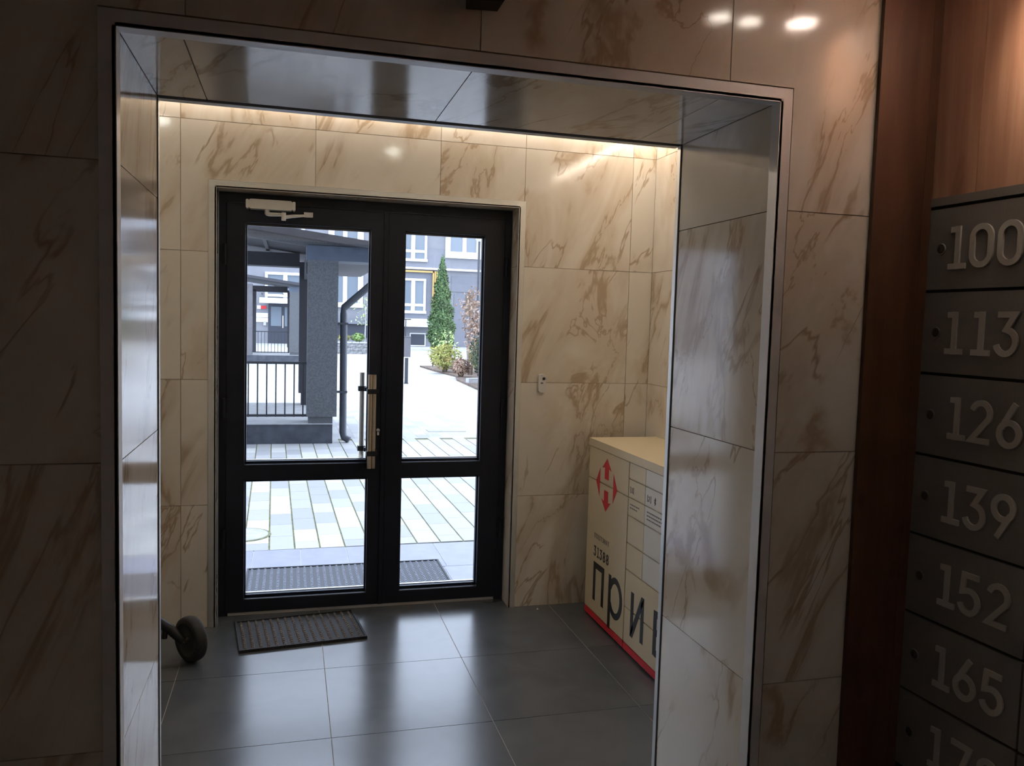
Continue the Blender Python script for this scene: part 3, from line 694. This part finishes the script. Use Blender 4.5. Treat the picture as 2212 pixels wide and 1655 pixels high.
# far apartment building
ap = thing('apartment_building', 'blue-grey apartment block with white window surrounds across the yard', 'building', (0, 44.6, 0))
obj('wall', MB().box(-26, 30, 0, 9, 0, 13), 'facade', ap)
obj('recess_panel', MB().box(5.0, 8.05, -.02, 0, 1.7, 4.45), 'facade_d', ap)
obj('band_panel', MB().box(9.2, 14, -.05, 0, 3.35, 4.3), 'facade_d', ap)
obj('ledge', MB().box(5.0, 16, -.20, 0, 4.60, 4.71), 'winwhite', ap)
obj('gold_frame', MB().box(5.0, 8.12, -.16, 0, 4.42, 4.52), 'gold', ap)
for x in (8.04, 8.15, 8.26): obj('gold_frame', MB().box(x, x+.075, -.16, 0, 1.85, 4.52), 'gold', ap)
obj('balcony_slab', MB().box(5.2, 8.13, -.9, 0, 1.18, 1.66), 'winwhite', ap)
def bwin(x0, x1, z0, z1, fr, sill, mull, tr=None):
    wdw = obj('window', MB().prism([(x0, z0), (x1, z0), (x1, z1), (x0, z1)], -.03, 0), 'winwhite', ap)
    for nm, q in (('surround', (x0, x0+fr, z0+sill, z1)), ('surround', (x1-fr, x1, z0+sill, z1)), ('surround', (x0+fr, x1-fr, z1-fr, z1)), ('sill', (x0-(.05 if sill < .2 else 0), x1+(.05 if sill < .2 else 0), z0, z0+sill))):
        obj(nm, MB().box(q[0], q[1], -.14, -.03, q[2], q[3]), 'winwhite', wdw)
    xi = [x0+fr]+[m for m in mull]+[x1-fr]
    for m in mull: obj('mullion', MB().box(m-.11, m+.11, -.10, -.03, z0+sill, z1-fr), 'winwhite', wdw)
    if tr: obj('transom', MB().box(x0+fr, x1-fr, -.095, -.03, tr-.07, tr+.07), 'winwhite', wdw)
    for a, b in zip(xi, xi[1:]):
        a += .0 if a == xi[0] else .11; b -= .0 if b == xi[-1] else .11
        for c, d in (((z0+sill, tr-.07), (tr+.07, z1-fr)) if tr else ((z0+sill, z1-fr),)):
            obj('pane', MB().box(a+.02, b-.02, -.05, -.031, c+.02, d-.02), 'pane', wdw)
bwin(-1.46, .60, 5.3, 7.6, .20, .3, [-.17]); bwin(1.92, 3.92, 5.3, 7.6, .33, .38, [2.87]); bwin(5.95, 7.66, 5.06, 7.6, .12, .15, [6.84], 5.66); bwin(8.79, 10.97, 5.36, 7.6, .28, .38, [9.95])
bwin(-1.57, .55, 2.35, 4.07, .14, .2, [-.46]); bwin(1.9, 3.93, 2.20, 4.4, .28, .26, [2.9]); bwin(5.95, 7.64, 1.97, 4.04, .12, .15, [6.89], 2.47)
obj('basement_window', MB().box(6.74, 7.70, -.05, 0, .02, .80), 'winwhite', ap) and None
bw = ap.children[-1]; obj('pane', MB().box(6.80, 7.64, -.07, -.051, .08, .74), 'navy', bw)
obj('passage', MB().box(9.39, 10.62, -.06, 0, 0, 3.25), 'facade_d', ap); obj('passage_gate', MB().box(10.1, 10.58, -.09, -.06, 1.9, 3.2), 'bark', ap)
obj('dark_opening', MB().box(2.2, 4.3, -.06, 0, .45, 1.22), 'navy', ap); obj('ledge', MB().box(1.8, 4.4, -.3, 0, 1.24, 1.56), 'facade_d', ap)
ed = obj('entrance_door', MB().box(-1.38, .25, -.05, 0, 0, 2.27), 'navy', ap)
for x in (-1.24, -.48): obj('pane', MB().box(x, x+.58, -.07, -.05, 1.0, 2.1), 'pane', ed)
obj('handle', MB().box(-.60, -.55, -.13, -.05, .9, 1.6), 'alu', ed)
aw = link('awning', None, ap)
for i, (z, yy) in enumerate(((2.74, -.35), (2.52, -.55), (2.36, -.8))): obj('slat', MB().box(-1.85 if i else -1.55, .6, yy-.1, yy+.12, z-.07, z+.07), 'winwhite', aw)
for x in (-1.75, -.6, .45): obj('arm', MB().box(x, x+.05, -.8, 0, 2.80, 2.85), 'rail', aw)
nb = obj('notice_board', MB().box(-2.08, -1.40, -.06, 0, 1.21, 1.72), 'winwhite', ap); obj('header', MB().box(-2.08, -1.40, -.075, -.06, 1.45, 1.47), 'facade_d', nb)
sg = obj('house_sign', MB().box(-2.0, -1.80, -.06, 0, 1.95, 2.15), 'winwhite', ap); obj('red_plate', MB().box(-1.80, -1.50, -.06, 0, 1.96, 2.13), 'red', sg)
obj('keypad', MB().box(-1.65, -1.50, -.08, 0, 1.02, 1.26), 'concrete', ap)

# planting
def rndv(): 
    while True:
        v = Vector((random.uniform(-1, 1), random.uniform(-1, 1), random.uniform(-1, 1)))
        if .05 < v.length < 1: return v
def leaves(n, place, size, name, mat, parent):
    m = MB()
    for _ in range(n):
        c, out = place(); a = (rndv()).normalized(); b = a.cross((Vector(out)+rndv()*.6).normalized())
        if b.length < .1: continue
        b.normalize(); s = size*random.uniform(.6, 1.3); c = Vector(c)
        m.add([c-a*s, c+b*s*.45, c+a*s, c-b*s*.45], [(0, 1, 2, 3)])
    o = obj(name, m, mat, parent); o['kind'] = 'stuff'; return o
def conifer():
    t = thing('conifer_tree', 'tall slim green arborvitae in the yard beyond the right leaf', 'tree', (7.45, 38, 0)); H = 5.05
    obj('trunk', MB().tube([(0, 0, 0), (0, 0, 2), (.02, 0, 4.3)], [.09, .07, .02], 8), 'bark', t)
    def core(z): return max(.02, .66*min(1, (1-z/H)*1.35)**.8*min(1, .65+z*.5))
    obj('inner_foliage', MB().lathe([(core(z)*.72, z) for z in [.15+.3*i for i in range(16)]]+[(0, 4.85)], n=14), 'conifer', t)
    def pl():
        z = H*(1-math.sqrt(random.random()))*.97+.12; a = random.uniform(0, 2*pi); r = core(z)*random.uniform(.75, 1.08)*(1+.12*sin(7*z+3*a))
        return (r*cos(a), r*sin(a), z), (cos(a), sin(a), .3)
    leaves(5200, pl, .085, 'foliage', 'conifer', t)
conifer()
def shrub(name, label, loc, H, R, n, size, mat, lean=0, stems=7, cat='shrub', low=0.1):
    t = thing(name, label, cat, loc)
    for k in range(stems):
        a = 2*pi*k/stems; e = Vector((R*.6*cos(a), R*.6*sin(a), H*random.uniform(.6, .95)))
        obj('stem', MB().tube([(.06*cos(a), .06*sin(a), 0), e*.5+Vector((0, 0, .08*H)), e], [.014, .010, .004], 5), 'bark', t)
    def pl():
        u = rndv(); z = low*H+(1-low)*H*(.5+.5*u.z); k = math.sqrt(max(.02, 1-abs(u.z)**2.2))
        a = random.uniform(0, 2*pi); r = R*k*random.uniform(.35, 1.05)*(1+.25*sin(3*a+5*z))
        return (r*cos(a)+lean*z, r*sin(a), z), (cos(a), sin(a), .5)
    leaves(n, pl, size, 'foliage', mat, t); return t
shrub('beech_shrub', 'tall copper-brown shrub holding dry leaves in the planted bed', (5.12, 16.9, .05), 2.05, .70, 3400, .055, 'beech')
shrub('beech_shrub', 'loose copper sprig rising above the tall brown shrub', (4.72, 18.2, .05), 2.5, .40, 260, .06, 'beech', stems=6, low=.45)
shrub('yellow_shrub', 'low yellow-green shrub at the tip of the planted bed', (4.22, 19.4, .05), .82, .50, 1300, .05, 'yellow')
shrub('yellow_shrub', 'low tawny shrub in front of the copper shrub', (4.28, 17.35, .05), .5, .24, 1000, .045, 'beech')
shrub('lime_shrub', 'thin lime-leaved shrub before the arborvitae', (4.45, 20.7, .05), 1.25, .38, 210, .05, 'lime', stems=5)
shrub('evergreen_shrub', 'dark clipped evergreen at the near edge of the planted bed', (4.27, 14.6, .05), 1.30, .30, 1500, .045, 'ever')
shrub('yellow_shrub', 'second yellow-green shrub between the low shrub and the copper one', (5.15, 19.0, .05), .95, .36, 1100, .05, 'yellow')
tag(obj('planted_bed', MB().add([(3.98, 22.6, -.01), (4.05, 20.6, -.01), (4.25, 17.9, -.01), (4.0, 16.5, -.01), (3.9, 13.3, -.01), (9, 13.3, -.01), (9, 22.6, -.01)]+[(x, y, .05) for x, y in ((3.98, 22.6), (4.05, 20.6), (4.25, 17.9), (4.0, 16.5), (3.9, 13.3), (9, 13.3), (9, 22.6))],
    [(7, 13, 12, 11, 10, 9, 8)]+[(i, i+7, (i+1) % 7+7, (i+1) % 7) for i in range(7)]), 'soil'), 'brown soil bed under the shrubs beside the paving', 'plant bed')
tag(obj('kerb', MB().box(0, 2.2, 0, .14, 0, .11), 'concrete', None, (4.02, 15.1, .05), (0, 0, radians(22))), 'pale concrete kerb crossing the planted bed', 'kerb')
# raised stone bed
pb = thing('raised_bed', 'stone-walled raised bed with green plants by the far building', 'planter', (0, 32, 0))
obj('soil', MB().box(.6, 3.3, .1, 1.5, .3, .47), 'soil', pb)
for i in range(9):
    for j in range(3):
        obj('stone', MB().box(0, .32+.02*((i*7+j) % 3), 0, .16, 0, .15), 'stone', pb, (.5+.345*i-(.12 if j % 2 else 0), -.015*((i+j) % 2), .155*j+.002))
    obj('coping_stone', MB().box(0, .31, -.03, .2, 0, .06), 'concrete', pb, (.5+.325*i, 0, .468))
shrub('bed_plant', 'green leafy clump at the right of the raised stone bed', (2.75, 32.75, .48), .42, .28, 500, .06, 'green', cat='plant')
shrub('bed_plant', 'ochre-green clump at the left of the raised stone bed', (2.15, 32.85, .48), .36, .26, 420, .06, 'yellow', cat='plant')
sp = thing('young_tree', 'thin bare young tree with a few pale leaves behind the raised bed', 'tree', (3.12, 33.45, .47))
obj('trunk', MB().tube([(0, 0, 0), (.02, 0, .9), (-.03, .02, 2.1)], [.035, .025, .008], 6), 'concrete', sp)
for k in range(6): obj('branch', MB().tube([(0, 0, .7+.2*k), (.28*cos(k*2.2), .28*sin(k*2.2), 1.1+.22*k)], [.010, .004], 5), 'bark', sp)
leaves(130, lambda: ((random.gauss(0, .25), random.gauss(0, .2), random.uniform(.8, 2.1)), (0, 0, 1)), .06, 'foliage', 'lime', sp)
# street furniture
bo = thing('bollard', 'short dark grey bollard on the pale paving', 'bollard', (2.54, 15.4, 0))
obj('post', MB().box(-.038, .038, -.038, .038, .02, .62), 'pipe', bo); obj('foot', MB().box(-.05, .05, -.05, .05, 0, .02), 'rail', bo)
lp = thing('street_lamp', 'thin grey street lamp with a white head beyond the arborvitae', 'street lamp', (6.66, 26, 0))
obj('pole', MB().tube([(0, 0, 0), (0, 0, 4.6)], [.06, .045], 10), 'pipe', lp, smooth=True); obj('lamp_head', MB().lathe([(.05, 4.55), (.14, 4.62), (.15, 4.95), (.05, 5.05)], n=14), 'winwhite', lp, smooth=True)
ub = thing('utility_box', 'grey utility box with a black bracket post at the yard edge', 'utility box', (4.58, 30, 0))
obj('cabinet', MB().box(-.13, .13, -.1, .1, 0, .83), 'stucco_l', ub); obj('lid', MB().box(-.15, .15, -.12, .12, .83, .86), 'stucco_l', ub)
obj('bracket_post', MB().tube([(-.08, 0, .86), (-.08, 0, 1.58)], .025, 8).box(-.14, .14, -.02, .02, 1.55, 1.60), 'rail', ub)
